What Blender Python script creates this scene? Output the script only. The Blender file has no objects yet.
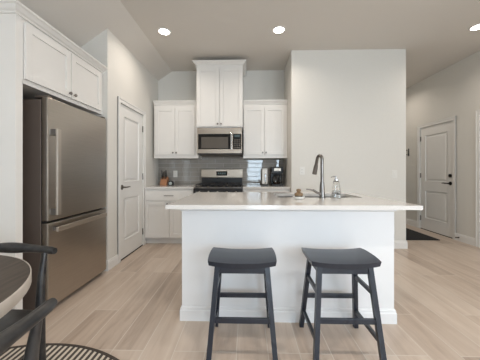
import bpy, bmesh, math, random
from mathutils import Vector, Matrix
random.seed(7)
PI = math.pi
scene = bpy.context.scene
COL = scene.collection

# ------------------------------------------------------------------ camera
cd = bpy.data.cameras.new('camera'); cam = bpy.data.objects.new('camera', cd); COL.objects.link(cam)
cd.sensor_width = 36; cd.lens = 18.0; cd.shift_y = -8 / 480; cd.clip_start = 0.05
cam.location = (0, 0, 1.15); cam.rotation_euler = (PI / 2, 0, math.radians(1.43))
scene.camera = cam

# ------------------------------------------------------------------ world, daylight, exposure
scene.view_settings.view_transform = 'Standard'; scene.view_settings.look = 'None'
scene.view_settings.gamma = 1; scene.view_settings.use_curve_mapping = False
scene.view_settings.exposure = 0.0
w = bpy.data.worlds.new('sky'); scene.world = w; w.use_nodes = True
bg = w.node_tree.nodes['Background']; bg.inputs[0].default_value = (0.72, 0.84, 1.0, 1); bg.inputs[1].default_value = 1.5

REAR = -3.0
# openings of the rear wall behind the camera (x0, x1, z0, z1): a glass patio door and a wide window added for daylight
OPEN = [(0.02, 0.86, 0.06, 2.25), (1.45, 3.15, 0.60, 2.25)]
ROPEN = [(-2.2, -0.6, 0.60, 2.25)]     # unseen window added in the right wall to brighten the left side
LOPEN = [(-2.3, -1.4, 0.75, 2.25), (-1.2, -0.3, 0.75, 2.25)]     # unseen windows added in the left wall for fill, along y
DAY = (0.70, 0.865, 1.0)
DAYLIGHT = 43.0     # watts per square metre of opening
WARM = (1.0, 0.90, 0.80)
CAN_W = 6.6
for (x0, x1, z0, z1) in OPEN:
    ld = bpy.data.lights.new('daylight', 'AREA'); ld.shape = 'RECTANGLE'; ld.size = x1 - x0 + .3; ld.size_y = z1 - z0 + .3
    ld.color = DAY; ld.energy = DAYLIGHT * (x1 - x0) * (z1 - z0)
    lo = bpy.data.objects.new('daylight', ld); COL.objects.link(lo)
    lo.location = ((x0 + x1) / 2, REAR - 0.35, (z0 + z1) / 2); lo.rotation_euler = (PI / 2, 0, 0)
for (y0, y1, z0, z1) in LOPEN + ROPEN:  # fill lamps behind the added side windows
    left = (y0, y1, z0, z1) in LOPEN
    ld = bpy.data.lights.new('daylight', 'AREA'); ld.shape = 'RECTANGLE'; ld.size = z1 - z0 + .3; ld.size_y = y1 - y0 + .1
    ld.color = DAY; ld.energy = DAYLIGHT * (.10 if left else 1.15) * (y1 - y0) * (z1 - z0)
    if (not left): ld.color = (.95, .96, 1.0)
    lo = bpy.data.objects.new('daylight', ld); COL.objects.link(lo)
    lo.location = (-2.45 - .35 if left else 3.56 + .35, (y0 + y1) / 2, (z0 + z1) / 2); lo.rotation_euler = (0, -PI / 2 if left else PI / 2, 0)

# ------------------------------------------------------------------ materials
def lin(c): return tuple(((v / 255) / 12.92 if v / 255 <= .04045 else ((v / 255 + .055) / 1.055) ** 2.4) for v in c) + (1,)
def newmat(name):
    m = bpy.data.materials.new(name); m.use_nodes = True
    nt = m.node_tree; return m, nt, nt.nodes['Principled BSDF']
def P(b, **k):
    for a, v in k.items(): b.inputs[a.replace('_', ' ')].default_value = v
def noise_mix(nt, b, c1, c2, scale=(1, 1, 1), nscale=5, detail=4, lo=.3, hi=.7, bump=0, bdist=.002):
    tc = nt.nodes.new('ShaderNodeTexCoord'); mp = nt.nodes.new('ShaderNodeMapping'); mp.inputs['Scale'].default_value = scale
    nz = nt.nodes.new('ShaderNodeTexNoise'); nz.inputs['Scale'].default_value = nscale; nz.inputs['Detail'].default_value = detail
    cr = nt.nodes.new('ShaderNodeValToRGB'); cr.color_ramp.elements[0].position = lo; cr.color_ramp.elements[1].position = hi
    cr.color_ramp.elements[0].color = c1; cr.color_ramp.elements[1].color = c2
    L = nt.links.new
    L(tc.outputs['Object'], mp.inputs[0]); L(mp.outputs[0], nz.inputs['Vector']); L(nz.outputs['Fac'], cr.inputs[0]); L(cr.outputs[0], b.inputs['Base Color'])
    if bump:
        bp = nt.nodes.new('ShaderNodeBump'); bp.inputs['Strength'].default_value = bump; bp.inputs['Distance'].default_value = bdist
        L(nz.outputs['Fac'], bp.inputs['Height']); L(bp.outputs[0], b.inputs['Normal'])
    return nz, cr
def plain(name, c, rough=.5, metal=0, var=.04, nscale=6, scale=(1, 1, 1), bump=0, **k):
    m, nt, b = newmat(name); c = lin(c)
    c1 = tuple(v * (1 - var) for v in c[:3]) + (1,); c2 = tuple(min(1, v * (1 + var)) for v in c[:3]) + (1,)
    noise_mix(nt, b, c1, c2, scale, nscale, bump=bump)
    P(b, Roughness=rough, Metallic=metal, **k); return m
M = {}
M['wall'] = plain('painted_wall', (222, 219, 212), .75, var=.01, nscale=60, bump=.08)
M['ceiling'] = plain('painted_ceiling', (216, 210, 202), .85, var=.01, nscale=70, bump=.1)
M['trim'] = plain('trim_paint', (232, 230, 226), .35, var=.01)
M['cab'] = plain('cabinet_paint', (230, 227, 222), .32, var=.01)
M['island'] = plain('island_paint', (232, 232, 232), .38, var=.01)
M['steel'] = plain('brushed_steel', (186, 179, 170), .34, 1.0, var=.06, nscale=3, scale=(2, 2, 120))
M['steel_h'] = plain('brushed_steel_horizontal', (172, 160, 147), .30, 1.0, var=.06, nscale=3, scale=(2, 2, 160))
M['steel_dark'] = plain('dark_grey_enamel', (108, 96, 88), .45, .3, var=.03)
M['handle_steel'] = plain('satin_handle_steel', (206, 198, 188), .38, 1.0, var=.03)
M['nickel'] = plain('brushed_nickel', (128, 124, 120), .28, 1.0, var=.05)
M['chrome'] = plain('satin_chrome', (200, 200, 200), .15, 1.0, var=.02)
M['black_plastic'] = plain('black_plastic', (24, 24, 26), .4, var=.1)
M['black_glass'] = plain('black_glass', (12, 12, 13), .08, var=.1)
M['window_mesh'] = plain('microwave_window', (88, 82, 75), .2, var=.05)
M['iron'] = plain('cast_iron', (34, 34, 36), .5, .3, var=.15, nscale=60)
M['bronze'] = plain('dark_bronze', (38, 34, 31), .35, .7, var=.08)
M['stool'] = plain('blue_black_paint', (38, 43, 53), .28, var=.12, nscale=30)
M['white_plastic'] = plain('white_plastic', (228, 226, 220), .35, var=.01)
M['mat'] = plain('black_doormat', (32, 31, 32), .95, var=.25, nscale=300, bump=.6)
M['block_wood'] = plain('oak_block', (168, 118, 84), .5, var=.15, nscale=12, scale=(1, 1, 8))
M['brush_wood'] = plain('bamboo', (128, 104, 76), .55, var=.15, nscale=60)
M['bristle'] = plain('bristle', (96, 84, 62), .9, var=.3, nscale=300)
M['void'] = plain('shadow_gap', (30, 27, 25), .8, var=.05)
M['rubber'] = plain('rubber', (30, 30, 30), .7, var=.05)

for k in ('steel', 'steel_h'):      # fine horizontal brushing
    nt = M[k].node_tree; b = nt.nodes['Principled BSDF']
    tc = nt.nodes.new('ShaderNodeTexCoord'); mp = nt.nodes.new('ShaderNodeMapping'); mp.inputs['Scale'].default_value = (1.2, 1.2, 420)
    nz = nt.nodes.new('ShaderNodeTexNoise'); nz.inputs['Scale'].default_value = 1.0; nz.inputs['Detail'].default_value = 1
    bp = nt.nodes.new('ShaderNodeBump'); bp.inputs['Strength'].default_value = 1.0; bp.inputs['Distance'].default_value = .0006 if k == 'steel' else .0012
    nt.links.new(tc.outputs['Object'], mp.inputs[0]); nt.links.new(mp.outputs[0], nz.inputs['Vector']); nt.links.new(nz.outputs['Fac'], bp.inputs['Height']); nt.links.new(bp.outputs[0], b.inputs['Normal'])
    P(b, Roughness=.28)
# chair wood: black stain worn along the grain
m, nt, b = newmat('black_stained_wood')
noise_mix(nt, b, lin((30, 30, 31)), lin((70, 67, 64)), (1, 1, 1), 22, 6, .35, .85, bump=.1); P(b, Roughness=.33); M['chairwood'] = m
m, nt, b = newmat('dark_table_wood')
noise_mix(nt, b, lin((50, 43, 37)), lin((84, 74, 64)), (14, 1.2, 1), 4, 6, .3, .75, bump=.1); P(b, Roughness=.55); M['tabletop'] = m
M['tablerim'] = plain('table_rim_sheen', (196, 188, 178), .4, var=.08, nscale=10)  # window reflection on the rim is put into this pale colour

# quartz
m, nt, b = newmat('white_quartz')
noise_mix(nt, b, lin((202, 197, 191)), lin((226, 223, 219)), (1, 1, 1), 260, 2, .3, .55); P(b, Roughness=.10); b.inputs['IOR'].default_value = 1.55; M['quartz'] = m

# emissive lens
m, nt, b = newmat('lamp_lens'); P(b, Base_Color=(1, 1, 1, 1), Emission_Color=(1, .93, .82, 1), Emission_Strength=9.0); M['lens'] = m
m, nt, b = newmat('display_green'); P(b, Base_Color=(.01, .01, .01, 1), Roughness=.1, Emission_Color=(.5, .75, .8, 1), Emission_Strength=.12); M['display'] = m

# clear glass and window glass
m, nt, b = newmat('clear_glass'); P(b, Base_Color=(.95, .97, .97, 1), Roughness=.03, Transmission_Weight=1.0, IOR=1.45); M['glass'] = m
m = bpy.data.materials.new('window_glass'); m.use_nodes = True; nt = m.node_tree; nt.nodes.clear()
o = nt.nodes.new('ShaderNodeOutputMaterial'); mx = nt.nodes.new('ShaderNodeMixShader'); t = nt.nodes.new('ShaderNodeBsdfTransparent'); g = nt.nodes.new('ShaderNodeBsdfGlossy')
g.inputs['Roughness'].default_value = .02; mx.inputs[0].default_value = .06
nt.links.new(t.outputs[0], mx.inputs[1]); nt.links.new(g.outputs[0], mx.inputs[2]); nt.links.new(mx.outputs[0], o.inputs[0]); M['pane'] = m

# floor: wood-look planks running away from the camera
def brick(nt, vec, c1, c2, mortar, width, height, msize, offset=.5, freq=2, bias=0):
    br = nt.nodes.new('ShaderNodeTexBrick'); br.offset = offset; br.offset_frequency = freq; br.squash = 1
    for k, v in (('Color1', c1), ('Color2', c2), ('Mortar', mortar), ('Scale', 1.0), ('Mortar Size', msize), ('Mortar Smooth', .1), ('Bias', bias), ('Brick Width', width), ('Row Height', height)):
        br.inputs[k].default_value = v
    nt.links.new(vec, br.inputs['Vector']); return br
m, nt, b = newmat('wood_look_floor_tile'); L = nt.links.new
tc = nt.nodes.new('ShaderNodeTexCoord'); mp = nt.nodes.new('ShaderNodeMapping'); mp.inputs['Rotation'].default_value = (0, 0, PI / 2); mp.inputs['Location'].default_value = (.33, .06, 0)
L(tc.outputs['Object'], mp.inputs[0])
br = brick(nt, mp.outputs[0], (0, 0, 0, 1), (1, 1, 1, 1), (.5, .5, .5, 1), 1.2, .2, .0028, .37, 3)
mp2 = nt.nodes.new('ShaderNodeMapping'); mp2.inputs['Scale'].default_value = (9, .9, 1); L(tc.outputs['Object'], mp2.inputs[0])
va = nt.nodes.new('ShaderNodeVectorMath'); va.operation = 'MULTIPLY_ADD'; va.inputs[1].default_value = (7, 5, 3)
L(br.outputs['Color'], va.inputs[0]); L(mp2.outputs[0], va.inputs[2])
nz = nt.nodes.new('ShaderNodeTexNoise'); nz.inputs['Scale'].default_value = 1.6; nz.inputs['Detail'].default_value = 7; nz.inputs['Roughness'].default_value = .62; nz.inputs['Distortion'].default_value = .6
L(va.outputs[0], nz.inputs['Vector'])
mm = nt.nodes.new('ShaderNodeMath'); mm.operation = 'MULTIPLY_ADD'; mm.inputs[1].default_value = .30
sp = nt.nodes.new('ShaderNodeMath'); sp.operation = 'MULTIPLY'; sp.inputs[1].default_value = .85
L(br.outputs['Color'], mm.inputs[0]); L(nz.outputs['Fac'], sp.inputs[0]); L(sp.outputs[0], mm.inputs[2])
cr = nt.nodes.new('ShaderNodeValToRGB'); e = cr.color_ramp.elements
e[0].position = .26; e[0].color = lin((162, 143, 128)); e[1].position = .86; e[1].color = lin((214, 199, 184))
e2 = e.new(.55); e2.color = lin((196, 178, 162))
L(mm.outputs[0], cr.inputs[0])
mix = nt.nodes.new('ShaderNodeMix'); mix.data_type = 'RGBA'; mix.inputs[7].default_value = lin((214, 204, 192))
L(br.outputs['Fac'], mix.inputs[0]); L(cr.outputs[0], mix.inputs[6]); L(mix.outputs[2], b.inputs['Base Color'])
bp = nt.nodes.new('ShaderNodeBump'); bp.inputs['Strength'].default_value = .25; bp.inputs['Distance'].default_value = .001; bp.invert = True
L(br.outputs['Fac'], bp.inputs['Height']); L(bp.outputs[0], b.inputs['Normal']); P(b, Roughness=.30); M['floor'] = m

# glossy grey subway tile
m, nt, b = newmat('grey_subway_tile'); L = nt.links.new
tc = nt.nodes.new('ShaderNodeTexCoord'); mp = nt.nodes.new('ShaderNodeMapping'); mp.inputs['Rotation'].default_value = (-PI / 2, 0, 0); mp.inputs['Location'].default_value = (.1, .0, .0)
L(tc.outputs['Object'], mp.inputs[0])
br = brick(nt, mp.outputs[0], lin((140, 135, 128)), lin((150, 145, 138)), lin((158, 154, 148)), .302, .0785, .0035, .5, 2)
nz = nt.nodes.new('ShaderNodeTexNoise'); nz.inputs['Scale'].default_value = 9; nz.inputs['Detail'].default_value = 1; L(tc.outputs['Object'], nz.inputs['Vector'])
bp = nt.nodes.new('ShaderNodeBump'); bp.inputs['Strength'].default_value = .35; bp.inputs['Distance'].default_value = .0012; bp.invert = True
bp2 = nt.nodes.new('ShaderNodeBump'); bp2.inputs['Strength'].default_value = .12; bp2.inputs['Distance'].default_value = .004
L(br.outputs['Fac'], bp.inputs['Height']); L(nz.outputs['Fac'], bp2.inputs['Height']); L(bp2.outputs[0], bp.inputs['Normal'])
L(bp.outputs[0], b.inputs['Normal']); L(br.outputs['Color'], b.inputs['Base Color']); P(b, IOR=1.8)
rm = nt.nodes.new('ShaderNodeMath'); rm.operation = 'MULTIPLY_ADD'; rm.inputs[1].default_value = .7; rm.inputs[2].default_value = .03; L(br.outputs['Fac'], rm.inputs[0]); L(rm.outputs[0], b.inputs['Roughness']); M['tile'] = m

# striped rug
m, nt, b = newmat('striped_rug'); L = nt.links.new
tc = nt.nodes.new('ShaderNodeTexCoord'); sx = nt.nodes.new('ShaderNodeSeparateXYZ'); L(tc.outputs['Object'], sx.inputs[0])
a1 = nt.nodes.new('ShaderNodeMath'); a1.operation = 'MULTIPLY'; a1.inputs[1].default_value = 1 / .037; L(sx.outputs[0], a1.inputs[0])
a2 = nt.nodes.new('ShaderNodeMath'); a2.operation = 'FRACT'; L(a1.outputs[0], a2.inputs[0])
a3 = nt.nodes.new('ShaderNodeMath'); a3.operation = 'GREATER_THAN'; a3.inputs[1].default_value = .48; L(a2.outputs[0], a3.inputs[0])
mix = nt.nodes.new('ShaderNodeMix'); mix.data_type = 'RGBA'; mix.inputs[6].default_value = lin((214, 203, 188)); mix.inputs[7].default_value = lin((78, 70, 64))
L(a3.outputs[0], mix.inputs[0]); L(mix.outputs[2], b.inputs['Base Color']); P(b, Roughness=.95); M['rug'] = m
M['rug_border'] = plain('rug_border', (74, 66, 60), .95, var=.15, nscale=200)

# ------------------------------------------------------------------ mesh helpers
class MB:
    def __init__(s): s.bm = bmesh.new()
    def box(s, x0, x1, y0, y1, z0, z1, bev=0):
        if x0 > x1: x0, x1 = x1, x0
        if y0 > y1: y0, y1 = y1, y0
        t = bmesh.new(); bmesh.ops.create_cube(t, size=1)
        for v in t.verts: v.co = Vector((x0 + (v.co.x + .5) * (x1 - x0), y0 + (v.co.y + .5) * (y1 - y0), z0 + (v.co.z + .5) * (z1 - z0)))
        if bev: bmesh.ops.bevel(t, geom=t.edges[:], offset=min(bev, .45 * min(x1 - x0, y1 - y0, z1 - z0)), segments=2, affect='EDGES', profile=.5)
        s.merge(t); return s
    def merge(s, t, mat=None):
        if mat is not None: bmesh.ops.transform(t, matrix=mat, verts=t.verts[:])
        me = bpy.data.meshes.new('tmp'); t.to_mesh(me); s.bm.from_mesh(me); bpy.data.meshes.remove(me); t.free(); return s
    def ring_loft(s, rings, cap=True, closed=True):
        vs = [[s.bm.verts.new(p) for p in r] for r in rings]; n = len(rings[0])
        for i in range(len(vs) - 1):
            for j in range(n if closed else n - 1):
                a, b_, c, d = vs[i][j], vs[i][(j + 1) % n], vs[i + 1][(j + 1) % n], vs[i + 1][j]
                try: s.bm.faces.new((a, b_, c, d))
                except ValueError: pass
        if cap and closed:
            s.bm.faces.new(vs[0][::-1]); s.bm.faces.new(vs[-1])
        return s
    def tube(s, pts, rad, seg=12, flat=None, up=None):
        """sweep an ellipse along pts; rad is a number or list (of r or (ru, rv))"""
        pts = [Vector(p) for p in pts]; rings = []
        if not isinstance(rad, (list, tuple)): rad = [rad] * len(pts)
        ref = Vector(up) if up else None
        prev = None
        for i, p in enumerate(pts):
            t = (pts[min(i + 1, len(pts) - 1)] - pts[max(i - 1, 0)]).normalized()
            if ref: u = ref - t * ref.dot(t)
            elif prev is None:
                u = Vector((0, 0, 1)) if abs(t.z) < .9 else Vector((1, 0, 0)); u = u - t * u.dot(t)
            else: u = prev - t * prev.dot(t)
            u.normalize(); prev = u; v = t.cross(u)
            r = rad[i]; ru, rv = r if isinstance(r, (tuple, list)) else (r, r)
            rings.append([p + u * (ru * math.cos(2 * PI * k / seg)) + v * (rv * math.sin(2 * PI * k / seg)) for k in range(seg)])
        return s.ring_loft(rings)
    def cyl(s, p0, p1, r0, r1=None, seg=20): return s.tube([p0, p1], [r0, r0 if r1 is None else r1], seg)
    def bar(s, p0, p1, w0, w1=None, d0=None, d1=None):
        """square tapered bar, cross section axis-aligned in x and y (for mostly vertical bars)"""
        w1 = w0 if w1 is None else w1; d0 = w0 if d0 is None else d0; d1 = w1 if d1 is None else d1
        rings = []
        for p, a, b_ in ((p0, w0, d0), (p1, w1, d1)):
            rings.append([Vector((p[0] + sx * a / 2, p[1] + sy * b_ / 2, p[2])) for sx, sy in ((-1, -1), (1, -1), (1, 1), (-1, 1))])
        return s.ring_loft(rings)
    def lathe(s, prof, c=(0, 0, 0), seg=28, mat=None):
        t = MB(); rings = [[Vector((r * math.cos(2 * PI * k / seg), r * math.sin(2 * PI * k / seg), z)) for k in range(seg)] for r, z in prof]
        t.ring_loft(rings, cap=prof[0][0] > 1e-5 or True)
        m_ = Matrix.Translation(c) @ mat if mat is not None else Matrix.Translation(c)
        return s.merge(t.bm, m_)
    def prism(s, poly, axis, a0, a1):
        """poly: list of 2D points; axis 'x': (y,z) / 'y': (x,z) / 'z': (x,y)"""
        def mk(p, a):
            return Vector((a, p[0], p[1])) if axis == 'x' else Vector((p[0], a, p[1])) if axis == 'y' else Vector((p[0], p[1], a))
        return s.ring_loft([[mk(p, a0) for p in poly], [mk(p, a1) for p in poly]])
    def sweep(s, path, prof, side=1):
        """mitred moulding: path of (x,y); prof of (out,z); out goes to the right of travel for side=1"""
        n = len(path); rings = []
        for i in range(n):
            p = Vector(path[i] + (0,)) if len(path[i]) == 2 else Vector(path[i])
            d0 = (Vector(path[i]) - Vector(path[i - 1])).normalized() if i > 0 else None
            d1 = (Vector(path[i + 1]) - Vector(path[i])).normalized() if i < n - 1 else None
            d0 = d0 or d1; d1 = d1 or d0
            n0 = Vector((d0.y, -d0.x)) * side; n1 = Vector((d1.y, -d1.x)) * side
            mt = (n0 + n1) / (1 + n0.dot(n1))
            rings.append([Vector((p.x + mt.x * o, p.y + mt.y * o, z)) for o, z in prof])
        return s.ring_loft(rings)
    def grid_holes(s, axis, u0, u1, v0, v1, w0, w1, holes):
        """wall or slab with rectangular holes. axis 'x': u=y,v=z ; 'y': u=x,v=z ; 'z': u=x,v=y"""
        us = sorted({u0, u1, *[h[0] for h in holes], *[h[1] for h in holes]}); vs = sorted({v0, v1, *[h[2] for h in holes], *[h[3] for h in holes]})
        def pt(u, v, w_): return Vector((w_, u, v)) if axis == 'x' else Vector((u, w_, v)) if axis == 'y' else Vector((u, v, w_))
        cells = {}
        for i in range(len(us) - 1):
            for j in range(len(vs) - 1):
                cu, cv = (us[i] + us[i + 1]) / 2, (vs[j] + vs[j + 1]) / 2
                cells[i, j] = not any(h[0] < cu < h[1] and h[2] < cv < h[3] for h in holes)
        vt = {}
        def V(i, j, k):
            if (i, j, k) not in vt: vt[i, j, k] = s.bm.verts.new(pt(us[i], vs[j], (w0, w1)[k]))
            return vt[i, j, k]
        for (i, j), f in cells.items():
            if not f: continue
            s.bm.faces.new((V(i, j, 0), V(i, j + 1, 0), V(i + 1, j + 1, 0), V(i + 1, j, 0)))
            s.bm.faces.new((V(i, j, 1), V(i + 1, j, 1), V(i + 1, j + 1, 1), V(i, j + 1, 1)))
            for (di, dj, a, b_) in ((-1, 0, (i, j), (i, j + 1)), (1, 0, (i + 1, j), (i + 1, j + 1)), (0, -1, (i, j), (i + 1, j)), (0, 1, (i, j + 1), (i + 1, j + 1))):
                if not cells.get((i + di, j + dj), False):
                    s.bm.faces.new((V(*a, 0), V(*b_, 0), V(*b_, 1), V(*a, 1)))
        return s
    def build(s, name, mat, parent=None, smooth=None, bevel=0):
        bmesh.ops.remove_doubles(s.bm, verts=s.bm.verts[:], dist=1e-6)
        bmesh.ops.recalc_face_normals(s.bm, faces=s.bm.faces[:])
        co = [v.co for v in s.bm.verts]
        if parent is None:
            base = Vector(((min(c.x for c in co) + max(c.x for c in co)) / 2, (min(c.y for c in co) + max(c.y for c in co)) / 2, min(c.z for c in co)))
            off = base
        else:
            base = Vector((0, 0, 0)); off = Vector((0, 0, 0)); p = parent
            while p: off += Vector(p.location); p = p.parent
        bmesh.ops.translate(s.bm, verts=s.bm.verts[:], vec=-off)
        me = bpy.data.meshes.new(name); s.bm.to_mesh(me); s.bm.free(); me.materials.append(M[mat] if isinstance(mat, str) else mat)
        ob = bpy.data.objects.new(name, me); COL.objects.link(ob); ob.location = base
        if parent: ob.parent = parent
        if smooth:
            for p_ in me.polygons: p_.use_smooth = True
            md = ob.modifiers.new('es', 'EDGE_SPLIT'); md.split_angle = math.radians(smooth)
        return ob
def thing(name, label, cat, loc, group=None):
    o = bpy.data.objects.new(name, None); COL.objects.link(o); o.location = loc; o.empty_display_size = .1
    o['label'] = label; o['category'] = cat
    if group: o['group'] = group
    return o
def tag(o, label, cat, group=None):
    o['label'] = label; o['category'] = cat
    if group: o['group'] = group
    return o
def struct(o, label=None):
    o['kind'] = 'structure'
    if label: o['label'] = label
    return o
def copy_tree(o, parent=None):
    c = o.copy(); COL.objects.link(c); c.parent = parent
    for ch in list(o.children): copy_tree(ch, c)
    return c
# faces: 'S' looks toward -Y (plane at y=w, out = -y), 'E' looks +X, 'W' looks -X, 'N' looks +Y
def fbox(mb, F, u0, u1, v0, v1, w, d0, d1, bev=0):
    """box on a face: u along the face, v up, from depth w+d0 outward to w+d1"""
    if F == 'S': mb.box(u0, u1, w - d0, w - d1, v0, v1, bev)
    elif F == 'N': mb.box(u0, u1, w + d0, w + d1, v0, v1, bev)
    elif F == 'E': mb.box(w + d0, w + d1, u0, u1, v0, v1, bev)
    else: mb.box(w - d0, w - d1, u0, u1, v0, v1, bev)
def fpt(F, u, v, w, d):
    return Vector((u, w - d, v)) if F == 'S' else Vector((u, w + d, v)) if F == 'N' else Vector((w + d, u, v)) if F == 'E' else Vector((w - d, u, v))
def shaker(F, u0, u1, v0, v1, w, th=.02, rail=.057):
    mb = MB()
    fbox(mb, F, u0, u0 + rail, v0, v1, w, 0, th, .0015); fbox(mb, F, u1 - rail, u1, v0, v1, w, 0, th, .0015)
    fbox(mb, F, u0 + rail, u1 - rail, v1 - rail, v1, w, 0, th, .0015); fbox(mb, F, u0 + rail, u1 - rail, v0, v0 + rail, w, 0, th, .0015)
    fbox(mb, F, u0 + rail - .002, u1 - rail + .002, v0 + rail - .002, v1 - rail + .002, w, .001, th - .010)
    return mb
def knob(F, u, v, w, parent):
    mb = MB(); a = fpt(F, u, v, w, 0); 
    mb.tube([fpt(F, u, v, w, d) for d in (0, .010, .014, .024, .028)], [.005, .005, .013, .014, .010], 14)
    return mb.build('knob', 'nickel', parent, smooth=40)
CROWN = [(0, 0), (.012, .004), (.014, .016), (.028, .026), (.044, .048), (.056, .056), (.058, .070), (0, .070)]
def crown(path, z, parent, side=1, k=1.0, kz=1.0):
    return MB().sweep(path, [(o * k, z + h * kz) for o, h in CROWN], side).build('crown_moulding', 'cab', parent)
BASE = [(0, 0), (.015, 0), (.015, .090), (.011, .098), (.011, .108), (.004, .120), (0, .120)]
def baseboard(name, path, side=1):
    return struct(MB().sweep(path, BASE, side).build(name, 'trim'))

# ------------------------------------------------------------------ room shell
XL, XR, YB, YF = -2.45, 3.56, 4.38, 6.3       # left wall, right wall, kitchen back wall, hall end wall
PX, PY = -1.615, 2.76                          # pantry wall plane and its near corner
WX0, WX1, WY = 0.692, 2.405, 3.67              # white wall right of the kitchen
H = 3.0
def ceil_z(x): return H if x > -1.36 else max(2.43, H - .68 * (-1.36 - x))
struct(MB().box(XL - .2, XR + .2, REAR - .2, YF + .2, -.08, 0).build('floor', 'floor')).location.xy = (0, 0)
fl = bpy.data.objects['floor']
for v in fl.data.vertices: v.co.x += ((XL + XR) / 2); v.co.y += ((REAR + YF) / 2)
fl.location = (0, 0, -.08)
poly = [(XR + .2, H), (-1.36, H), (-2.198, 2.43), (XL - .2, 2.43), (XL - .2, 3.3), (XR + .2, 3.3)]
struct(MB().prism(poly, 'y', REAR - .2, YF + .2).build('ceiling', 'ceiling'))
struct(MB().grid_holes('x', REAR - .14, YF + .15, 0, 2.6, XL - .15, XL, LOPEN).build('wall_left', 'wall'))
# back wall of the kitchen
struct(MB().box(XL, WX0, YB, YB + .12, 0, H + .05).build('wall_back', 'wall'))
# pantry walls
DP0, DP1 = 3.035, 3.728                        # pantry door opening along y
EZ = 2.04
struct(MB().prism([(XL, 0), (PX, 0), (PX, ceil_z(PX) + .02), (-2.198, 2.45), (XL, 2.45)], 'y', PY, PY + .11).build('wall_pantry_front', 'wall'))
struct(MB().grid_holes('x', PY + .11, YB, 0, ceil_z(PX) + .03, PX - .11, PX, [(DP0, DP1, -.001, EZ)]).build('wall_pantry_side', 'wall'))
# white wall block right of the kitchen: front leaf and two returns
struct(MB().grid_holes('y', WX0, WX1, 0, H + .05, WY, WY + .12, []).build('wall_centre', 'wall'))
struct(MB().box(WX0, WX0 + .12, WY + .12, YB + .12, 0, H + .05).build('wall_centre_left', 'wall'))
struct(MB().box(WX1 - .12, WX1, WY + .12, YF, 0, H + .05).build('wall_centre_right', 'wall'))
struct(MB().box(WX1 - .12, XR, YF, YF + .12, 0, H + .05).build('wall_hall_end', 'wall'))
DE0, DE1 = 4.215, 4.995                        # entry door
DS0, DS1 = 2.92, 3.735                         # second door at the picture's right edge
struct(MB().grid_holes('x', REAR, YF + .12, 0, H + .05, XR, XR + .13, [(DE0, DE1, -.001, EZ), (DS0, DS1, -.001, EZ)] + ROPEN).build('wall_right', 'wall'))
struct(MB().grid_holes('y', XL - .1, XR + .1, 0, H + .05, REAR - .14, REAR, [(a, b_, c, d) for a, b_, c, d in OPEN]).build('wall_rear', 'wall'))

# glass door behind the camera; unseen windows added to light the room
def glazing(nm, F, u0, u1, z0, z1, w, mullion=False, rail=True):
    fr = MB()
    for (a, b_, c, d) in ((u0, u0 + .05, z0, z1), (u1 - .05, u1, z0, z1), (u0 + .05, u1 - .05, z0, z0 + .05), (u0 + .05, u1 - .05, z1 - .05, z1)): fbox(fr, F, a, b_, c, d, w, -.11, -.05, .002)
    if mullion: fbox(fr, F, (u0 + u1) / 2 - .03, (u0 + u1) / 2 + .03, z0 + .05, z1 - .05, w, -.11, -.05)
    if rail: fbox(fr, F, u0 + .05, u1 - .05, (z0 + z1) / 2 - .015, (z0 + z1) / 2 + .015, w, -.105, -.055)
    f = struct(fr.build(nm, 'trim'))
    g = MB(); fbox(g, F, u0 + .045, u1 - .045, z0 + .045, z1 - .045, w, -.083, -.078); g.build('pane', 'pane', f)
glazing('door_4', 'N', *OPEN[0], REAR, rail=False)
glazing('added_window_1', 'N', *OPEN[1], REAR, mullion=True)
glazing('added_window_2', 'E', *LOPEN[0], XL); glazing('added_window_3', 'E', *LOPEN[1], XL); glazing('added_window_4', 'W', *ROPEN[0], XR)

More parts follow.
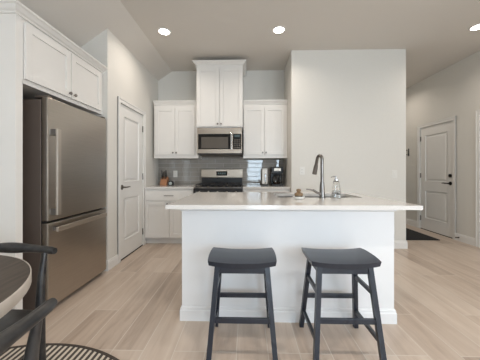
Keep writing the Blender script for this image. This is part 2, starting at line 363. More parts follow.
# panelled doors
def panel_door(name, F, u0, u1, w, hinge_at_u1, zs, metal, label, deadbolt=False):
    """two-panel door in its opening; slab face set back 8 mm from the wall face"""
    z0, z1 = .012, EZ - .004; g = .004; a, b_ = u0 + g, u1 - g; w_ = w
    def q(d): return d
    S = .115
    lo0, lo1, up0, up1 = zs
    mb = MB(); B, T = -.045, -.008
    fbox(mb, F, a, a + S, z0, z1, w_, B, T, .001); fbox(mb, F, b_ - S, b_, z0, z1, w_, B, T, .001)
    for (c, d) in ((z0, lo0), (lo1, up0), (up1, z1)): fbox(mb, F, a + S, b_ - S, c, d, w_, B, T)
    for (c, d) in ((lo0, lo1), (up0, up1)):
        fbox(mb, F, a + S - .001, b_ - S + .001, c - .001, d + .001, w_, B, T - .014)
        # sloped moulding ring and raised field
        o1, o2 = .0, .022
        def ring(k, dd): return [fpt(F, a + S + k, c + k, w_, dd), fpt(F, b_ - S - k, c + k, w_, dd), fpt(F, b_ - S - k, d - k, w_, dd), fpt(F, a + S + k, d - k, w_, dd)]
        mb.ring_loft([ring(.034, T - .0135), ring(.058, T - .003), ring(.058, T - .003)][:2])
        mb.ring_loft([ring(0, T + .003), ring(.010, T + .003), ring(.020, T - .0125)], cap=False)
    door = struct(mb.build(name, 'trim'), label)
    # casing and jamb
    cs = MB(); C = .062
    for k0, k1, dd in ((0, C, .014), (C - .018, C, .020)):
        fbox(cs, F, u0 - k1, u0 - k0, 0, EZ + k1, w, 0, dd, .002); fbox(cs, F, u1 + k0, u1 + k1, 0, EZ + k1, w, 0, dd, .002)
        fbox(cs, F, u0 - k0, u1 + k0, EZ + k0, EZ + k1, w, 0, dd, .002)
    cs.build('door_casing', 'trim', door)
    th = MB(); fbox(th, F, u0, u1, 0, .011, w, -.10, -.002); th.build('threshold', 'void', door)
    hu = u1 - .002 if hinge_at_u1 else u0 + .002; lu = (u0 + .065) if hinge_at_u1 else (u1 - .065)
    for hz in (.22, 1.08, 1.82):
        h = MB(); h.cyl(fpt(F, hu, hz - .048, w, -.001), fpt(F, hu, hz + .048, w, -.001), .0075, seg=10); fbox(h, F, hu - .016, hu + .016, hz - .045, hz + .045, w, -.006, -.003)
        h.build('hinge', 'nickel', door)
    s = 1 if hinge_at_u1 else -1
    h = MB(); hz = .95
    h.tube([fpt(F, lu, hz, w, d) for d in (-.009, -.003, .002)], [.033, .033, .026], 20)
    h.tube([fpt(F, lu, hz, w, d) for d in (.0, .045)], .010, 12)
    h.tube([fpt(F, lu - s * .008, hz, w, .048), fpt(F, lu + s * .03, hz, w, .052), fpt(F, lu + s * .085, hz + .004, w, .050), fpt(F, lu + s * .118, hz - .002, w, .046)], [.009, .010, .008, .006], 12)
    h.build('door_handle', metal, door, smooth=40)
    if deadbolt:
        h = MB(); h.tube([fpt(F, lu, 1.085, w, d) for d in (-.009, .004, .008)], [.031, .031, .024], 20)
        fbox(h, F, lu - .005, lu + .005, 1.07, 1.10, w, .006, .024, .002); h.build('deadbolt', metal, door, smooth=40)
    return door
panel_door('door_1', 'E', DP0, DP1, PX, True, (.23, .81, 1.01, 1.90), 'nickel', 'white two-panel pantry door between refrigerator and base cabinet')
panel_door('door_2', 'W', DE0, DE1, XR, True, (.23, .79, .96, 1.88), 'bronze', 'white two-panel entry door with black lever beyond the floor mat', True)
panel_door('door_3', 'W', DS0, DS1, XR, True, (.23, .79, .96, 1.88), 'bronze', 'white door cut by the right edge of the photo')

CP = .062
baseboard('baseboard_pantry', [(PX, DP0 - CP), (PX, PY), (XL + .02, PY)], -1)
baseboard('baseboard_centre', [(WX1, YF), (WX1, WY), (WX0, WY), (WX0, YB - .64)], -1)
baseboard('baseboard_right', [(XR, DE0 - CP), (XR, DS1 + CP)], 1)
baseboard('baseboard_hall', [(XR, DE1 + CP), (XR, YF), (WX1, YF)], -1)
baseboard('baseboard_right_near', [(XR, DS0 - CP), (XR, REAR)], 1)
baseboard('baseboard_left', [(XL, REAR), (XL, 1.69)], 1)

# backsplash tile
struct(MB().box(-1.612, WX0, YB - .010, YB - .0005, .915, 1.44).build('trim_1', 'tile'), 'glossy grey subway tile backsplash between counter and wall cabinets')

# ------------------------------------------------------------------ refrigerator and its cabinet
FX, FY0, FY1 = -1.585, 1.882, 2.69
fr = thing('refrigerator', 'tall stainless steel bottom-freezer refrigerator in the white cabinet surround', 'refrigerator', (-2.0, (FY0 + FY1) / 2, 0))
mb = MB(); mb.box(-2.38, FX - .062, FY0 + .004, FY1 - .004, .03, 1.735, .004)
mb.build('body', 'steel_dark', fr)
mb = MB(); mb.box(-2.30, FX - .09, FY0 + .03, FY1 - .03, 0, .029); mb.build('base_grille', 'black_plastic', fr)
mb = MB(); mb.box(FX - .056, FX, FY0, FY1, .752, 1.752, .009); up = mb.build('refrigerator_door', 'steel', fr)
mb = MB(); mb.box(FX - .056, FX, FY0, FY1, .045, .737, .009); lo = mb.build('freezer_drawer', 'steel', fr)
mb = MB(); mb.box(FX - .064, FX - .050, FY0 + .008, FY1 - .008, .05, 1.745); mb.build('door_gasket', 'rubber', fr)
mb = MB(); mb.box(FX + .044, FX + .064, FY0 + .022, FY0 + .060, .80, 1.50, .004)
mb.build('handle', 'handle_steel', up)
for z in (.80, 1.448): MB().box(FX - .001, FX + .045, FY0 + .022, FY0 + .058, z, z + .052, .002).build('handle_bracket', 'nickel', up)
mb = MB(); mb.box(FX + .040, FX + .060, FY0 + .03, FY1 - .09, .664, .704, .004); mb.build('handle', 'handle_steel', lo)
for y in (FY0 + .05, FY1 - .15): MB().box(FX - .001, FX + .041, y, y + .04, .668, .700, .002).build('handle_bracket', 'nickel', lo)
for y in (FY0 + .01, FY1 - .06): MB().box(FX - .12, FX - .01, y, y + .05, 1.752, 1.768, .004).build('hinge_cover', 'steel_dark', fr)

CX = -1.672
fc = thing('refrigerator_cabinet', 'white two-door cabinet over the refrigerator with tall end panel', 'cabinet', (-2.06, 2.23, 0))
mb = MB(); mb.box(XL, CX - .004, 1.7575, PY, 1.815, 2.315)
mb.build('body', 'cab', fc)
mb = MB(); W_ = CX - .002
for (a, b_, c, d) in ((1.7575, 1.762, 1.815, 2.315), (2.715, PY, 1.815, 2.315), (1.752, 2.715, 1.815, 1.845), (1.752, 2.715, 2.285, 2.315)): mb.box(W_ - .018, W_, a, b_, c, d, .001)
mb.build('face_frame', 'cab', fc)
mb = MB(); mb.box(XL, CX, 1.70, 1.757, 0, 2.315, .0015); mb.build('side_panel', 'cab', fc)
d = shaker('E', 1.763, 2.229, 1.85, 2.275, CX).build('door', 'cab', fc); knob('E', 2.20, 1.885, CX + .02, d)
d = shaker('E', 2.236, 2.707, 1.85, 2.275, CX).build('door', 'cab', fc); knob('E', 2.265, 1.885, CX + .02, d)
crown([(XL, 1.70), (CX, 1.70), (CX, PY)], 2.298, fc, side=1, k=1.0, kz=.95)

# ------------------------------------------------------------------ kitchen wall cabinets
def wall_cab(label, x0, x1, yf, z0, z1, filler_l=0, filler_r=0, ends='both', crown_k=1.0, crown_kz=1.0, rail=True, zknob=None):
    t = thing('wall_cabinet', label, 'cabinet', ((x0 + x1) / 2, (yf + YB) / 2, z0), 'white kitchen wall cabinets')
    MB().box(x0, x1, yf, YB - .0105, z0, z1, .001).build('body', 'cab', t)
    a, b_ = x0 + .012 + filler_l, x1 - .012 - filler_r; mid = (a + b_) / 2
    dz0, dz1 = z0 + .045, z1 - .05
    if not rail: dz0 = z0 + .018
    for (p, q_, k) in ((a, mid - .0025, mid - .028), (mid + .0025, b_, mid + .028)):
        dd = shaker('S', p, q_, dz0, dz1, yf).build('door', 'cab', t); knob('S', k, dz0 + .035, yf - .02, dd)
    if rail: MB().box(x0 + (.0), x1, yf - .006, yf - .0005, z0 - .012, z0 + .012, .001).build('light_rail', 'cab', t)
    path = [(x0, YB - .02), (x0, yf), (x1, yf), (x1, YB - .02)]
    if ends == 'left': path = path[:3]
    if ends == 'right': path = path[1:]
    if ends == 'none': path = path[1:3]
    crown(path, z1 - .005, t, side=-1 if False else 1, k=crown_k, kz=crown_kz)
    return t
# going left->back: outward is to the left of travel, so flip path order by side
_sw = MB.sweep
UY = 4.04
def fix(path): return path
wall_cab('two-door white wall cabinet nearest the pantry door', -1.560, -.806, UY, 1.395, 2.285, filler_l=.012, filler_r=.045, ends='none', crown_k=.8)
wall_cab('tall two-door white cabinet rising above the microwave', -.798, -.052, 3.85, 1.866, 2.875, ends='both', crown_kz=.8, rail=False)
wall_cab('two-door white wall cabinet over the coffee maker', -.045, .690, UY, 1.395, 2.285, filler_r=.03, ends='none', crown_k=.8)

# ------------------------------------------------------------------ microwave
mw = thing('microwave', 'stainless over-the-range microwave under the tall cabinet', 'microwave', (-.424, 4.1, 1.43))
MX0, MX1, MY = -.783, -.066, 3.84
MB().box(MX0 + .004, MX1 - .004, MY + .03, YB - .0105, 1.432, 1.862, .003).build('body', 'steel_dark', mw)
mb = MB(); mb.grid_holes('y', MX0, -.215, 1.452, 1.858, MY, MY + .029, [(MX0 + .014, -.2255, 1.515, 1.762)])
dr = mb.build('door', 'steel_h', mw)
MB().box(MX0 + .0135, -.225, MY + .004, MY + .027, 1.5145, 1.7625).build('window', 'black_glass', dr)
MB().box(MX0 + .062, -.285, MY + .001, MY + .0038, 1.53, 1.712, .001).build('window_mesh', 'window_mesh', dr)
mb = MB(); mb.box(-.246, -.222, MY - .045, MY - .022, 1.50, 1.775, .006)
for z in (1.505, 1.745): mb.box(-.243, -.225, MY - .024, MY + .001, z, z + .025, .002)
mb.build('handle', 'chrome', dr)
MB().box(-.212, MX1, MY, MY + .029, 1.452, 1.858, .002).build('control_panel', 'steel_h', mw)
cp = MB().box(-.208, MX1 - .012, MY - .002, MY - .0002, 1.515, 1.762, .001).build('keypad', 'black_glass', mw)
for i in range(3):
    for j in range(5): MB().box(-.190 + i * .036, -.164 + i * .036, MY - .0032, MY - .0021, 1.53 + j * .031, 1.548 + j * .031).build('button', 'window_mesh', cp)
MB().box(-.185, -.100, MY - .0035, MY - .0021, 1.71, 1.745).build('display', 'display', cp)
mb = MB(); mb.box(MX0 + .002, MX1 - .002, MY + .004, MY + .029, 1.4325, 1.4515); mb.build('vent_grille', 'black_plastic', mw)

# ------------------------------------------------------------------ range
RX0, RX1, RY0, RY1 = -.808, -.055, 3.665, YB - .012
rg = thing('gas_range', 'stainless gas range between the back base cabinets', 'range', ((RX0 + RX1) / 2, 4.02, 0))
MB().box(RX0 + .004, RX1 - .004, RY0 + .03, RY1, .08, .90, .002).build('body', 'steel_dark', rg)
for x in (RX0 + .05, RX1 - .05):
    for y in (RY0 + .08, RY1 - .08): MB().cyl((x, y, 0), (x, y, .08), .02).build('foot', 'black_plastic', rg)
MB().box(RX0, RX1, RY0 + .01, RY1 - .075, .895, .918, .003).build('cooktop', 'nickel', rg)
mb = MB(); mb.prism([(RY0 + .03, .80), (RY0 - .005, .80), (RY0 + .0, .885), (RY0 + .03, .90)], 'x', RX0, RX1); cpn = mb.build('control_panel', 'iron', rg)
for i in range(5):
    x = RX0 + .10 + i * (RX1 - RX0 - .2) / 4
    MB().tube([(x, RY0 - .002, .845), (x, RY0 - .022, .843), (x, RY0 - .04, .843)], [.026, .024, .018], 18).build('control_knob', 'chrome', cpn, smooth=40)
od = MB().box(RX0, RX1, RY0, RY0 + .03, .26, .795, .004).build('oven_door', 'steel_h', rg)
MB().box(RX0 + .10, RX1 - .10, RY0 - .003, RY0 - .0002, .36, .66, .001).build('window', 'black_glass', od)
mb = MB(); mb.cyl((RX0 + .05, RY0 - .045, .74), (RX1 - .05, RY0 - .045, .74), .012)
for x in (RX0 + .08, RX1 - .08): mb.cyl((x, RY0 + .0, .74), (x, RY0 - .045, .74), .009)
mb.build('handle', 'chrome', od, smooth=40)
MB().box(RX0, RX1, RY0, RY0 + .03, .09, .25, .004).build('drawer', 'steel_h', rg)
bgd = MB().box(RX0 + .012, RX1 - .012, RY1 - .075, RY1, .90, 1.05, .003).build('back_vent', 'black_plastic', rg)
bgp = MB().box(RX0 + .005, RX1 - .005, RY1 - .085, RY1 - .005, 1.05, 1.20, .006).build('backguard', 'steel_h', rg)
MB().box(-.53, -.335, RY1 - .0885, RY1 - .0852, 1.085, 1.165, .001).build('clock_panel', 'black_glass', bgp)
for i in range(4): MB().box(-.50 + i * .038, -.478 + i * .038, RY1 - .0895, RY1 - .0886, 1.11, 1.14).build('display', 'display', bgp)
for gi in range(3):
    mb = MB(); gw = (RX1 - RX0 - .04) / 3; a = RX0 + .02 + gi * gw + .004; b_ = a + gw - .008
    y0, y1 = RY0 + .05, RY1 - .10
    for x in (a, (a + b_) / 2 - .006, b_ - .012): mb.box(x, x + .012, y0, y1, .945, .960, .002)
    for y in (y0, y0 + (y1 - y0) * .27, (y0 + y1) / 2, y0 + (y1 - y0) * .73, y1 - .012): mb.box(a, b_, y, y + .012, .945, .960, .002)
    for x in (a, b_ - .012):
        for y in (y0, y1 - .012): mb.box(x, x + .012, y, y + .012, .9185, .946)
    mb.build('grate', 'iron', rg)
for (x, y) in ((-.67, 3.83), (-.67, 4.12), (-.19, 3.83), (-.19, 4.12), (-.43, 3.98)):
    MB().lathe([(.045, .9185), (.045, .928), (.034, .930), (.034, .938), (.02, .940)], (x, y, 0)).build('burner', 'iron', rg, smooth=40)

# ------------------------------------------------------------------ base cabinets and counters at the back
BY = 3.77
def pull(F, u, v, w, L, parent):
    mb = MB()
    if F == 'S':
        mb.cyl((u - L / 2, w - .028, v), (u + L / 2, w - .028, v), .0055, seg=10)
        for s in (-1, 1): mb.cyl((u + s * (L / 2 - .012), w, v), (u + s * (L / 2 - .012), w - .028, v), .0045, seg=8)
    return mb.build('handle', 'nickel', parent, smooth=40)
def base_cab(label, x0, x1):
    t = thing('base_cabinet', label, 'cabinet', ((x0 + x1) / 2, 4.07, 0), 'back wall base cabinets')
    MB().box(x0, x1, BY, YB - .001, .10, .882).build('body', 'cab', t)
    MB().box(x0, x1, BY + .07, BY + .09, 0, .10).build('toe_kick', 'cab', t)
    a, b_ = x0 + .02, x1 - .012; mid = (a + b_) / 2
    d = MB(); d.box(a, b_, BY - .02, BY - .0005, .70, .855, .0015); d = d.build('drawer', 'cab', t); pull('S', mid, .778, BY - .02, .15, d)
    for (p, q_, k) in ((a, mid - .0025, mid - .028), (mid + .0025, b_, mid + .028)):
        dd = shaker('S', p, q_, .118, .688, BY).build('door', 'cab', t); knob('S', k, .648, BY - .02, dd)
base_cab('white base cabinet beside the pantry door', PX + .002, -.812)
base_cab('white base cabinet right of the range, behind the island', -.050, .69)
tag(MB().box(PX + .001, -.812, BY - .03, YB - .011, .884, .915, .003).build('countertop', 'quartz'), 'white quartz back counter holding the knife block', 'countertop')
tag(MB().box(-.050, .690, BY - .03, YB - .011, .884, .915, .003).build('countertop', 'quartz'), 'white quartz back counter under the coffee maker', 'countertop')

# ------------------------------------------------------------------ island
IX0, IX1, IY0, IY1 = -.498, 1.127, 1.856, 2.72
il = thing('kitchen_island', 'large white kitchen island with plain panelled front and baseboard', 'kitchen island', ((IX0 + IX1) / 2, 2.29, 0))
MB().grid_holes('z', IX0, IX1, IY0, IY1, 0, .884, [(.28, 1.10, 2.20, 2.66)]).build('body', 'island', il)
LP = [(IX0, IY1), (IX0, IY0), (IX1, IY0), (IX1, IY1)]
MB().sweep(LP, [(0, 0), (.014, 0), (.014, .078), (.010, .086), (.010, .098), (.003, .108), (0, .108)], 1).build('baseboard', 'island', il)
MB().sweep(LP, [(0, .848), (.006, .850), (.012, .858), (.012, .8835), (0, .8835)], 1).build('top_trim', 'island', il)
for i in range(3):
    a = IX0 + .01 + i * (IX1 - IX0 - .02) / 3; b_ = a + (IX1 - IX0 - .02) / 3 - .005
    dd = shaker('N', a, b_, .12, .84, IY1).build('door', 'cab', il); knob('N', b_ - .03, .79, IY1 + .02, dd)
SX0, SX1, SY0, SY1 = .300, 1.075, 2.235, 2.625
tag(MB().grid_holes('z', -.575, 1.230, 1.700, 2.80, .885, .915, [(SX0, SX1, SY0, SY1)]).build('countertop', 'quartz'), 'long white quartz island countertop with the sink cutout', 'countertop')
sk = MB(); sk.grid_holes('z', SX0 - .012, SX1 + .012, SY0 - .012, SY1 + .012, .878, .884, [(SX0, SX1, SY0, SY1)])
for (a, b_, c, d) in ((SX0 - .004, SX0, SY0 - .004, SY1 + .004), (SX1, SX1 + .004, SY0 - .004, SY1 + .004), (SX0, SX1, SY0 - .004, SY0), (SX0, SX1, SY1, SY1 + .004)): sk.box(a, b_, c, d, .68, .8785)
sk.box(SX0, SX1, SY0, SY1, .676, .680)
sk = tag(sk.build('sink', 'nickel'), 'undermount steel sink basin let into the island countertop', 'sink')
MB().lathe([(.045, .6805), (.045, .683), (.02, .6835)], ((SX0 + SX1) / 2, (SY0 + SY1) / 2, 0)).build('drain', 'chrome', sk, smooth=40)

# faucet
fx, fy = .687, 2.185
fa = thing('faucet', 'tall gooseneck brushed nickel faucet standing on the island', 'faucet', (fx, fy, .915))
mb = MB(); mb.tube([(fx, fy, .915), (fx, fy, .922), (fx, fy, .925), (fx, fy, 1.02), (fx, fy, 1.06)], [.029, .029, .024, .021, .017], 18); mb.build('base', 'nickel', fa, smooth=40)
dx, dy, r, cz = -.30, .95, .038, 1.262          # spout leans away and to the left
pts = [(fx, fy, 1.05), (fx, fy, 1.15), (fx, fy, 1.24)]
for k in range(0, 14):
    a = math.radians(162) * k / 13; d = r * (1 - math.cos(a)); pts.append((fx + dx * d, fy + dy * d, cz + r * math.sin(a)))
a = math.radians(162); dr_ = Vector((dx * math.sin(a), dy * math.sin(a), math.cos(a))).normalized(); e0 = Vector(pts[-1]); e1 = e0 + dr_ * .062; pts.append(tuple(e1))
mb = MB(); mb.tube(pts, .0145, 14); mb.build('spout', 'nickel', fa, smooth=40)
mb = MB(); mb.tube([e1 - dr_ * .004, e1 + dr_ * .02, e1 + dr_ * .088], [.016, .019, .022], 16); mb.build('spray_head', 'nickel', fa, smooth=40)
mb = MB(); mb.tube([(fx - .012, fy - .006, .950), (fx - .055, fy - .02, .968), (fx - .09, fy - .03, .990)], [.012, .011, .010], 12)
mb.tube([(fx - .08, fy - .027, .985), (fx - .115, fy - .035, .994), (fx - .150, fy - .042, .998)], [.009, .007, .006], 12); mb.build('lever', 'nickel', fa, smooth=40)

# soap dispenser: ribbed cone of clear glass with a chrome pump
sx_, sy_ = .812, 2.185
sd = thing('soap_dispenser', 'ribbed clear glass soap dispenser right of the faucet', 'soap dispenser', (sx_, sy_, .915))
mb = MB(); rings = []
for z, r in ((.9155, .037), (.925, .040), (.96, .037), (1.00, .033), (1.04, .029), (1.062, .024), (1.072, .017)):
    rings.append([Vector((sx_ + r * (1 + .05 * (1 if k % 2 else -1)) * math.cos(2 * PI * k / 32), sy_ + r * (1 + .05 * (1 if k % 2 else -1)) * math.sin(2 * PI * k / 32), z)) for k in range(32)])
mb.ring_loft(rings); mb.build('bottle', 'glass', sd)
mb = MB(); mb.lathe([(.034, .921), (.0335, .935), (.032, .945)], (sx_, sy_, 0), 20); mb.build('soap', plain('pale_soap', (205, 206, 204), .3), sd, smooth=40)
mb = MB(); mb.lathe([(.019, 1.0725), (.018, 1.086), (.008, 1.088), (.006, 1.105)], (sx_, sy_, 0), 16); mb.tube([(sx_ + .004, sy_, 1.108), (sx_ - .02, sy_ + .014, 1.108), (sx_ - .036, sy_ + .026, 1.100)], [.0065, .0055, .004], 10)
mb.build('pump', 'chrome', sd, smooth=40)

# white dish with the scrub brush
dx_, dy_ = .458, 2.10
tag(MB().lathe([(.036, .9155), (.042, .918), (.050, .930), (.051, .938), (.047, .938), (.042, .926), (.004, .923)], (dx_, dy_, 0)).build('brush_dish', 'white_plastic', smooth=40), 'small round white dish on the island left of the faucet', 'dish')
sb = thing('scrub_brush', 'small round wooden scrub brush lying in the white dish', 'brush', (dx_, dy_, .927))
MB().lathe([(.028, .9275), (.034, .945)], (dx_, dy_, 0), 20).build('bristles', 'bristle', sb)
MB().lathe([(.035, .9455), (.037, .955), (.033, .966), (.018, .972), (.015, .980), (.021, .990), (.018, 1.000), (.006, 1.004)], (dx_, dy_, 0), 24).build('handle', 'brush_wood', sb, smooth=40)

# ------------------------------------------------------------------ things on the back counters
kx, ky = -1.44, 4.20
kb = thing('knife_block', 'light wooden knife block with black handled knives by the corner', 'knife block', (kx, ky, .915))
MB().prism([(ky - .065, .916), (ky + .075, .916), (ky + .085, 1.03), (ky + .03, 1.075), (ky - .03, 1.01)], 'x', kx - .055, kx + .055).build('block', 'block_wood', kb)
for i, (u, t_, L_) in enumerate(((-.036, .7, .13), (-.012, .75, .10), (.014, .72, .11), (.038, .7, .135), (-.03, .25, .08), (.0, .25, .08), (.03, .25, .08))):
    p = Vector((kx + u, ky - .03 + .06 * t_, 1.01 + .065 * t_)); dv = Vector((.01 * (i % 3 - 1), -.32, .95)).normalized()
    MB().tube([p - dv * .01, p + dv * .02, p + dv * L_ * .6, p + dv * L_], [(.008, .006), (.011, .007), (.012, .008), (.009, .007)], 10, up=(0, 1, 0)).build('knife_handle', 'black_plastic', kb, smooth=40)
tx, ty = -1.315, 4.17
tm = thing('kitchen_timer', 'small black dome shaped timer with pale face beside the knife block', 'timer', (tx, ty, .915))
arch = [(tx + .047, .916), (tx + .047, .955)] + [(tx + .047 * math.cos(a * PI / 10), .955 + .045 * math.sin(a * PI / 10)) for a in range(1, 10)] + [(tx - .047, .955), (tx - .047, .916)]
MB().prism(arch, 'y', ty - .02, ty + .02).build('body', 'black_plastic', tm)
MB().tube([(tx, ty - .0205, .952), (tx, ty - .026, .952)], [.027, .026], 24).build('face', plain('pale_face', (178, 186, 182), .4), tm, smooth=40)

def outlet(name, label, F, u, v, w, kind='outlet', mat='white_plastic'):
    t = thing(name, label, 'outlet' if kind == 'outlet' else 'light switch', fpt(F, u, v - .06, w, 0))
    mb = MB(); fbox(mb, F, u - .038, u + .038, v - .060, v + .060, w, .0005, .006, .002); mb.build('plate', mat, t)
    mb = MB()
    if kind == 'outlet':
        fbox(mb, F, u - .017, u + .017, v + .006, v + .036, w, .006, .009, .002); mb.build('socket', mat, t); mb = MB()
        fbox(mb, F, u - .017, u + .017, v - .036, v - .006, w, .006, .009, .002); mb.build('socket', mat, t)
        for z in (v + .021, v - .021):
            for s in (-.007, .007):
                mb = MB(); fbox(mb, F, u + s - .0012, u + s + .0012, z - .004, z + .005, w, .009, .0094); mb.build('slot', 'black_plastic', t)
    else:
        fbox(mb, F, u - .016, u + .016, v - .033, v + .033, w, .006, .010, .002); mb.build('rocker', mat, t)
outlet('wall_outlet', 'white outlet on the grey tile above the knife block counter', 'S', -1.293, 1.115, YB - .010)
outlet('wall_outlet', 'white outlet on the pale wall left of the faucet', 'S', .852, 1.165, WY)
outlet('light_switch', 'white switch plate near the right end of the pale wall', 'S', 2.235, 1.115, WY, 'switch')

ox, oy = .325, 4.20
co = thing('can_opener', 'upright white electric can opener on black base', 'can opener', (ox, oy, .915))
MB().box(ox - .055, ox + .055, oy - .06, oy + .06, .916, .938, .004).build('base', 'black_plastic', co)
MB().box(ox - .047, ox + .047, oy - .05, oy + .05, .9385, 1.215, .012).build('body', 'white_plastic', co)
mb = MB(); mb.box(ox - .002, ox + .022, oy - .0535, oy - .0502, .955, 1.12, .001); mb.build('slot', 'window_mesh', co)
MB().box(ox + .006, ox + .014, oy - .058, oy - .0537, .965, 1.11, .001).build('lever', 'chrome', co)

qx, qy = .530, 4.16
cm = thing('coffee_maker', 'black drip coffee maker with glass carafe near the wall', 'coffee maker', (qx, qy, .915))
MB().box(qx - .098, qx + .098, qy - .11, qy + .12, .916, .945, .006).build('base', 'black_plastic', cm)
MB().box(qx - .098, qx + .098, qy + .04, qy + .12, .9455, 1.235, .006).build('water_tank', 'black_plastic', cm)
MB().box(qx - .098, qx + .098, qy - .10, qy + .0395, 1.125, 1.235, .010).build('brew_head', 'black_plastic', cm)
mb = MB(); mb.box(qx - .055, qx + .055, qy - .104, qy - .1005, 1.165, 1.215, .001); mb.build('control_panel', 'steel_h', cm)
mb = MB(); mb.lathe([(.052, .9465), (.066, .965), (.068, 1.00), (.056, 1.06), (.045, 1.085)], (qx, qy - .03, 0)); cf = mb.build('carafe', 'glass', cm, smooth=40)
MB().lathe([(.047, 1.0855), (.050, 1.090), (.046, 1.105), (.02, 1.110)], (qx, qy - .03, 0)).build('lid', 'black_plastic', cf, smooth=40)
MB().tube([(qx, qy - .085, 1.085), (qx, qy - .13, 1.08), (qx, qy - .135, 1.02), (qx, qy - .10, .985)], [(.012, .007)] * 4, 10, up=(1, 0, 0)).build('handle', 'black_plastic', cf, smooth=40)
MB().lathe([(.050, .9475), (.062, .965), (.064, .985)], (qx, qy - .03, 0)).build('coffee', plain('coffee', (50, 34, 22), .2), cf, smooth=40)

# ------------------------------------------------------------------ bar stools
def make_stool(label, x, y):
    t = thing('bar_stool', label, 'bar stool', (x, y, 0), 'bar stools in front of the island')
    # saddle seat
    W2, D2 = .218, .142; nx, ny = 16, 6; z0 = .592; mb = MB()
    def top(u, v): return z0 + .004 + .014 * (abs(u) ** 2.4) - .006 * (abs(v) ** 3)
    def rr(u, v):  # rounded-rectangle plan
        return x + W2 * u * (1 - .03 * v * v), y + D2 * v * (1 - .04 * u ** 4)
    for sgn in (1, -1):
        vs = {}
        for i in range(nx + 1):
            for j in range(ny + 1):
                u, v = -1 + 2 * i / nx, -1 + 2 * j / ny; a, b_ = rr(u, v)
                zz = top(u, v) if sgn > 0 else top(u, v) - .034 + .004 * abs(u)
                if sgn < 0: a, b_ = x + (a - x) * .975, y + (b_ - y) * .96
                vs[i, j] = mb.bm.verts.new((a, b_, zz))
        for i in range(nx):
            for j in range(ny): mb.bm.faces.new((vs[i, j], vs[i + 1, j], vs[i + 1, j + 1], vs[i, j + 1]))
        if sgn > 0: tv = vs
        else:
            per = [(i, 0) for i in range(nx)] + [(nx, j) for j in range(ny)] + [(i, ny) for i in range(nx, 0, -1)] + [(0, j) for j in range(ny, 0, -1)]
            for a, b_ in zip(per, per[1:] + per[:1]): mb.bm.faces.new((tv[a], tv[b_], vs[b_], vs[a]))
    s = mb.build('seat', 'stool', t, smooth=50)
    bv = s.modifiers.new('b', 'BEVEL'); bv.width = .004; bv.segments = 2; bv.limit_method = 'ANGLE'; bv.angle_limit = math.radians(50)
    Zt = .570; T = (.155, .105); Bt = (.200, .185)
    def leg_at(sx, sy, z):
        k = 1 - z / Zt; return (x + sx * (T[0] + (Bt[0] - T[0]) * k), y + sy * (T[1] + (Bt[1] - T[1]) * k), z)
    for sx in (-1, 1):
        for sy in (-1, 1):
            MB().bar(leg_at(sx, sy, 0), leg_at(sx, sy, Zt), .030, .030).build('leg', 'stool', t)
    for sy in (-1, 1):
        a, b_ = leg_at(-1, sy, .548), leg_at(1, sy, .548)
        MB().box(a[0] + .014, b_[0] - .014, a[1] - .009, a[1] + .009, .520, .568).build('apron', 'stool', t)
        z = .250; a, b_ = leg_at(-1, sy, z), leg_at(1, sy, z)
        MB().box(a[0] + .013, b_[0] - .013, a[1] - .009, a[1] + .009, z - .015, z + .015, .001).build('stretcher', 'stool', t)
    for sx in (-1, 1):
        a, b_ = leg_at(sx, -1, .548), leg_at(sx, 1, .548)
        MB().box(a[0] - .009, a[0] + .009, a[1] + .014, b_[1] - .014, .520, .560).build('apron', 'stool', t)
        for z in (.405, .135):
            a, b_ = leg_at(sx, -1, z), leg_at(sx, 1, z)
            MB().box(a[0] - .009, a[0] + .009, a[1] + .013, b_[1] - .013, z - .013, z + .013, .001).build('stretcher', 'stool', t)
    return t
st = make_stool('blue-black saddle seat bar stool on the left, before the island', -.024, 1.605)
s2 = copy_tree(st); s2.location = (.612, 1.615, 0); s2['label'] = 'blue-black saddle seat bar stool on the right, below the faucet'

# ------------------------------------------------------------------ dining corner
TX, TY = -1.29, .58
TX, TY = -1.26, .57
rug = thing('round_rug', 'round rug with dark and cream stripes under the dining table', 'rug', (TX, TY, 0))
def disc(r0, r1, z0, z1, seg=96):
    mb = MB(); rings = [[Vector((TX + r * math.cos(2 * PI * k / seg), TY + r * math.sin(2 * PI * k / seg), z)) for k in range(seg)] for r, z in ((r1, z0), (r1, z1 - .002), (r1 - .003, z1), (max(r0, .001), z1))]
    return mb.ring_loft(rings) if r0 < .01 else mb.ring_loft(rings + [[Vector((TX + r0 * math.cos(2 * PI * k / seg), TY + r0 * math.sin(2 * PI * k / seg), z0)) for k in range(seg)]], cap=False)
disc(0, .982, .001, .008).build('field', 'rug', rug)
disc(.982, 1.0, .001, .010).build('border', 'rug_border', rug)

RG = .0105
TX, TY = -1.29, .58
tb = thing('dining_table', 'round dark wood dining table with window sheen painted on its rim, at left edge', 'table', (TX, TY, RG))
R_ = .562
mb = MB(); mb.lathe([(.01, .724), (R_ - .004, .724), (R_ - .004, .747), (R_ - .006, .750), (.01, .750)], (TX, TY, 0), 96); mb.build('tabletop', 'tabletop', tb)
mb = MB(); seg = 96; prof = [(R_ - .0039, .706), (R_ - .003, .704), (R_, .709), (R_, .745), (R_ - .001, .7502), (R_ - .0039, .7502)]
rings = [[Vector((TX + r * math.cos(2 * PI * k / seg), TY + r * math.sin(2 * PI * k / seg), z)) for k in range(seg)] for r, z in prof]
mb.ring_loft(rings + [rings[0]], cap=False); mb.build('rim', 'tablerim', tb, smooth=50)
mb = MB(); mb.lathe([(.14, RG), (.14, RG + .02), (.09, RG + .05), (.055, RG + .10), (.045, .40), (.06, .66), (.16, .715), (.16, .7235)], (TX, TY, 0), 36); mb.build('pedestal', 'chairwood', tb, smooth=40)

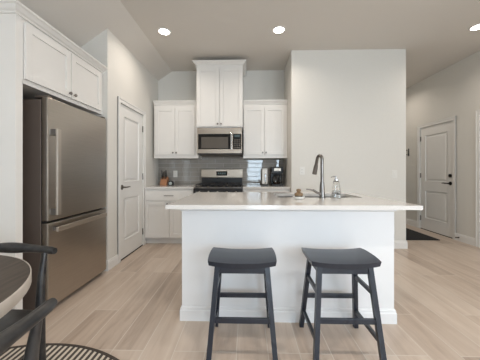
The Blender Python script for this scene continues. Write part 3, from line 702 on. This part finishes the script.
def make_chair(label):
    """built about the origin facing +Y; rail at the back (-Y)"""
    t = thing('dining_chair', label, 'chair', (0, 0, 0), 'black wooden dining chairs')
    g = RG
    # seat
    mb = MB(); n = 24
    def outl(k, s=1.0):
        pts = []
        for i in range(n * 2):
            a = 2 * PI * i / (n * 2); c, s_ = math.cos(a), math.sin(a)
            ex = .32; px = math.copysign(abs(c) ** ex, c) * .272; py = math.copysign(abs(s_) ** ex, s_) * (.190 if s_ > 0 else .252)
            px *= .93 - .12 * py / .215
            pts.append((px * k, py * k))
        return pts
    rings = [[Vector((p[0], p[1], z)) for p in outl(k)] for k, z in ((.93, .445), (.985, .450), (1, .460), (.99, .472), (.95, .476), (.5, .469), (.05, .467))]
    mb.ring_loft(rings); mb.build('seat', 'chairwood', t, smooth=45)
    # rail: one bent bar, taller in the middle, ends coming forward
    pts, rad = [], []
    for i in range(25):
        u = -1 + 2 * i / 24; X = .255 * u; Y = -.335 + .028 * abs(u) ** 2.2; Z = .742 + .006 * (1 - u * u)
        hgt = .019 + .010 * math.exp(-(u / .35) ** 2)
        thk = .017
        if abs(u) > .97: hgt *= .85; thk *= .85
        pts.append((X, Y, Z)); rad.append((hgt, thk))
    MB().tube(pts, rad, 16, up=(0, 0, 1)).build('back_rail', 'chairwood', t, smooth=60)
    for s in (-1, 1):
        MB().tube([(s * .207, -.300, g + .0), (s * .204, -.282, .28), (s * .202, -.280, .475), (s * .200, -.290, .62), (s * .200, -.310, .732)], [.013, .019, .021, .017, .012], 14).build('leg', 'chairwood', t, smooth=60)
        MB().tube([(s * .195, .170, g + .0), (s * .188, .155, .20), (s * .184, .148, .446)], [.012, .018, .019], 14).build('leg', 'chairwood', t, smooth=60)
        MB().tube([(s * .204, -.275, .27), (s * .187, .152, .27)], [.010, .010], 10).build('stretcher', 'chairwood', t, smooth=60)
    MB().tube([(-.197, -.270, .415), (.197, -.270, .415)], [.012, .012], 10).build('stretcher', 'chairwood', t, smooth=60)
    return t
c1 = make_chair('black wooden dining chair behind the table, nearest the refrigerator')
c1.location = (-1.242, .908, 0); c1.rotation_euler = (0, 0, PI)
c2 = copy_tree(c1); c2['label'] = 'black wooden dining chair nearest the camera, back rail cut by the frame'
c2.location = (-.910, .478, 0); c2.rotation_euler = (0, 0, PI / 2)

# ------------------------------------------------------------------ hall
tag(MB().box(2.46, 3.262, 4.115, 5.6, 0.0005, .012, .003).build('door_mat', 'mat'), 'flat black mat on the floor before the entry door', 'mat')
ds = thing('door_stop', 'tiny black door stop on the baseboard right of the entry door', 'door stop', (XR - .05, 4.085, .05))
MB().tube([(XR - .0152, 4.085, .06), (XR - .06, 4.085, .058)], [.010, .006], 10).build('rod', 'bronze', ds, smooth=40)
MB().tube([(XR - .0605, 4.085, .058), (XR - .072, 4.085, .058)], [.010, .009], 10).build('tip', 'rubber', ds, smooth=40)
hk = thing('wall_hook', 'small dark double hook on the hall wall beyond the pale wall', 'hook', (XR, 5.34, 1.53))
MB().box(XR - .008, XR - .0005, 5.325, 5.355, 1.50, 1.66, .002).build('plate', 'bronze', hk)
for z in (1.53, 1.62): MB().tube([(XR - .007, 5.34, z), (XR - .04, 5.34, z - .01), (XR - .055, 5.34, z + .012)], [.007, .006, .008], 10).build('hook', 'bronze', hk, smooth=40)

# ------------------------------------------------------------------ recessed lamps
def can(label, x, y):
    t = thing('recessed_light', label, 'ceiling light', (x, y, H), 'round recessed ceiling lights')
    seg = 32; mb = MB()
    prof = [(.088, H - .0005), (.088, H - .005), (.084, H - .008), (.070, H - .006), (.068, H - .0005)]
    rings = [[Vector((x + r * math.cos(2 * PI * k / seg), y + r * math.sin(2 * PI * k / seg), z)) for k in range(seg)] for r, z in prof]
    mb.ring_loft(rings + [rings[0]], cap=False); mb.build('trim_ring', 'trim', t, smooth=50)
    mb = MB(); mb.lathe([(.067, H - .0005), (.067, H - .004), (.01, H - .005)], (x, y, 0), seg); mb.build('lens', 'lens', t)
    ld = bpy.data.lights.new('bulb', 'AREA'); ld.shape = 'DISK'; ld.size = .13; ld.energy = CAN_W; ld.color = WARM; ld.spread = math.radians(150)
    lo = bpy.data.objects.new('bulb', ld); COL.objects.link(lo); lo.parent = t; lo.location = (0, 0, -.012)
    return t
ca = can('recessed ceiling light above left, nearest the pantry wall', -1.076, 3.135)
for x, lb in ((.427, 'recessed ceiling light near the centre, left of the pale wall'), (2.955, 'recessed ceiling light cut by the right edge of the photo')):
    c = copy_tree(ca); c.location = (x, 3.135, H); c['label'] = lb
for x, y, lb in ((2.2, .6, 'unseen fill light added nearer the camera, on the hall side'), (.60, .6, 'unseen fill light added nearer the camera, right of the one before the island'), (-.53, .6, 'recessed ceiling light nearer the camera, before the island'), (2.95, 5.2, 'unseen fill light added in the hall beyond the pale wall')):  # unseen lamps added for fill, except the one before the island
    c = copy_tree(ca); c.location = (x, y, H); c['label'] = lb
    if y < 1:
        for ch in c.children:
            if ch.type == 'LIGHT': ch.data = ch.data.copy(); ch.data.energy = 9.0
    if y > 5:
        for ch in c.children:
            if ch.type == 'LIGHT': ch.data = ch.data.copy(); ch.data.energy = 5.0
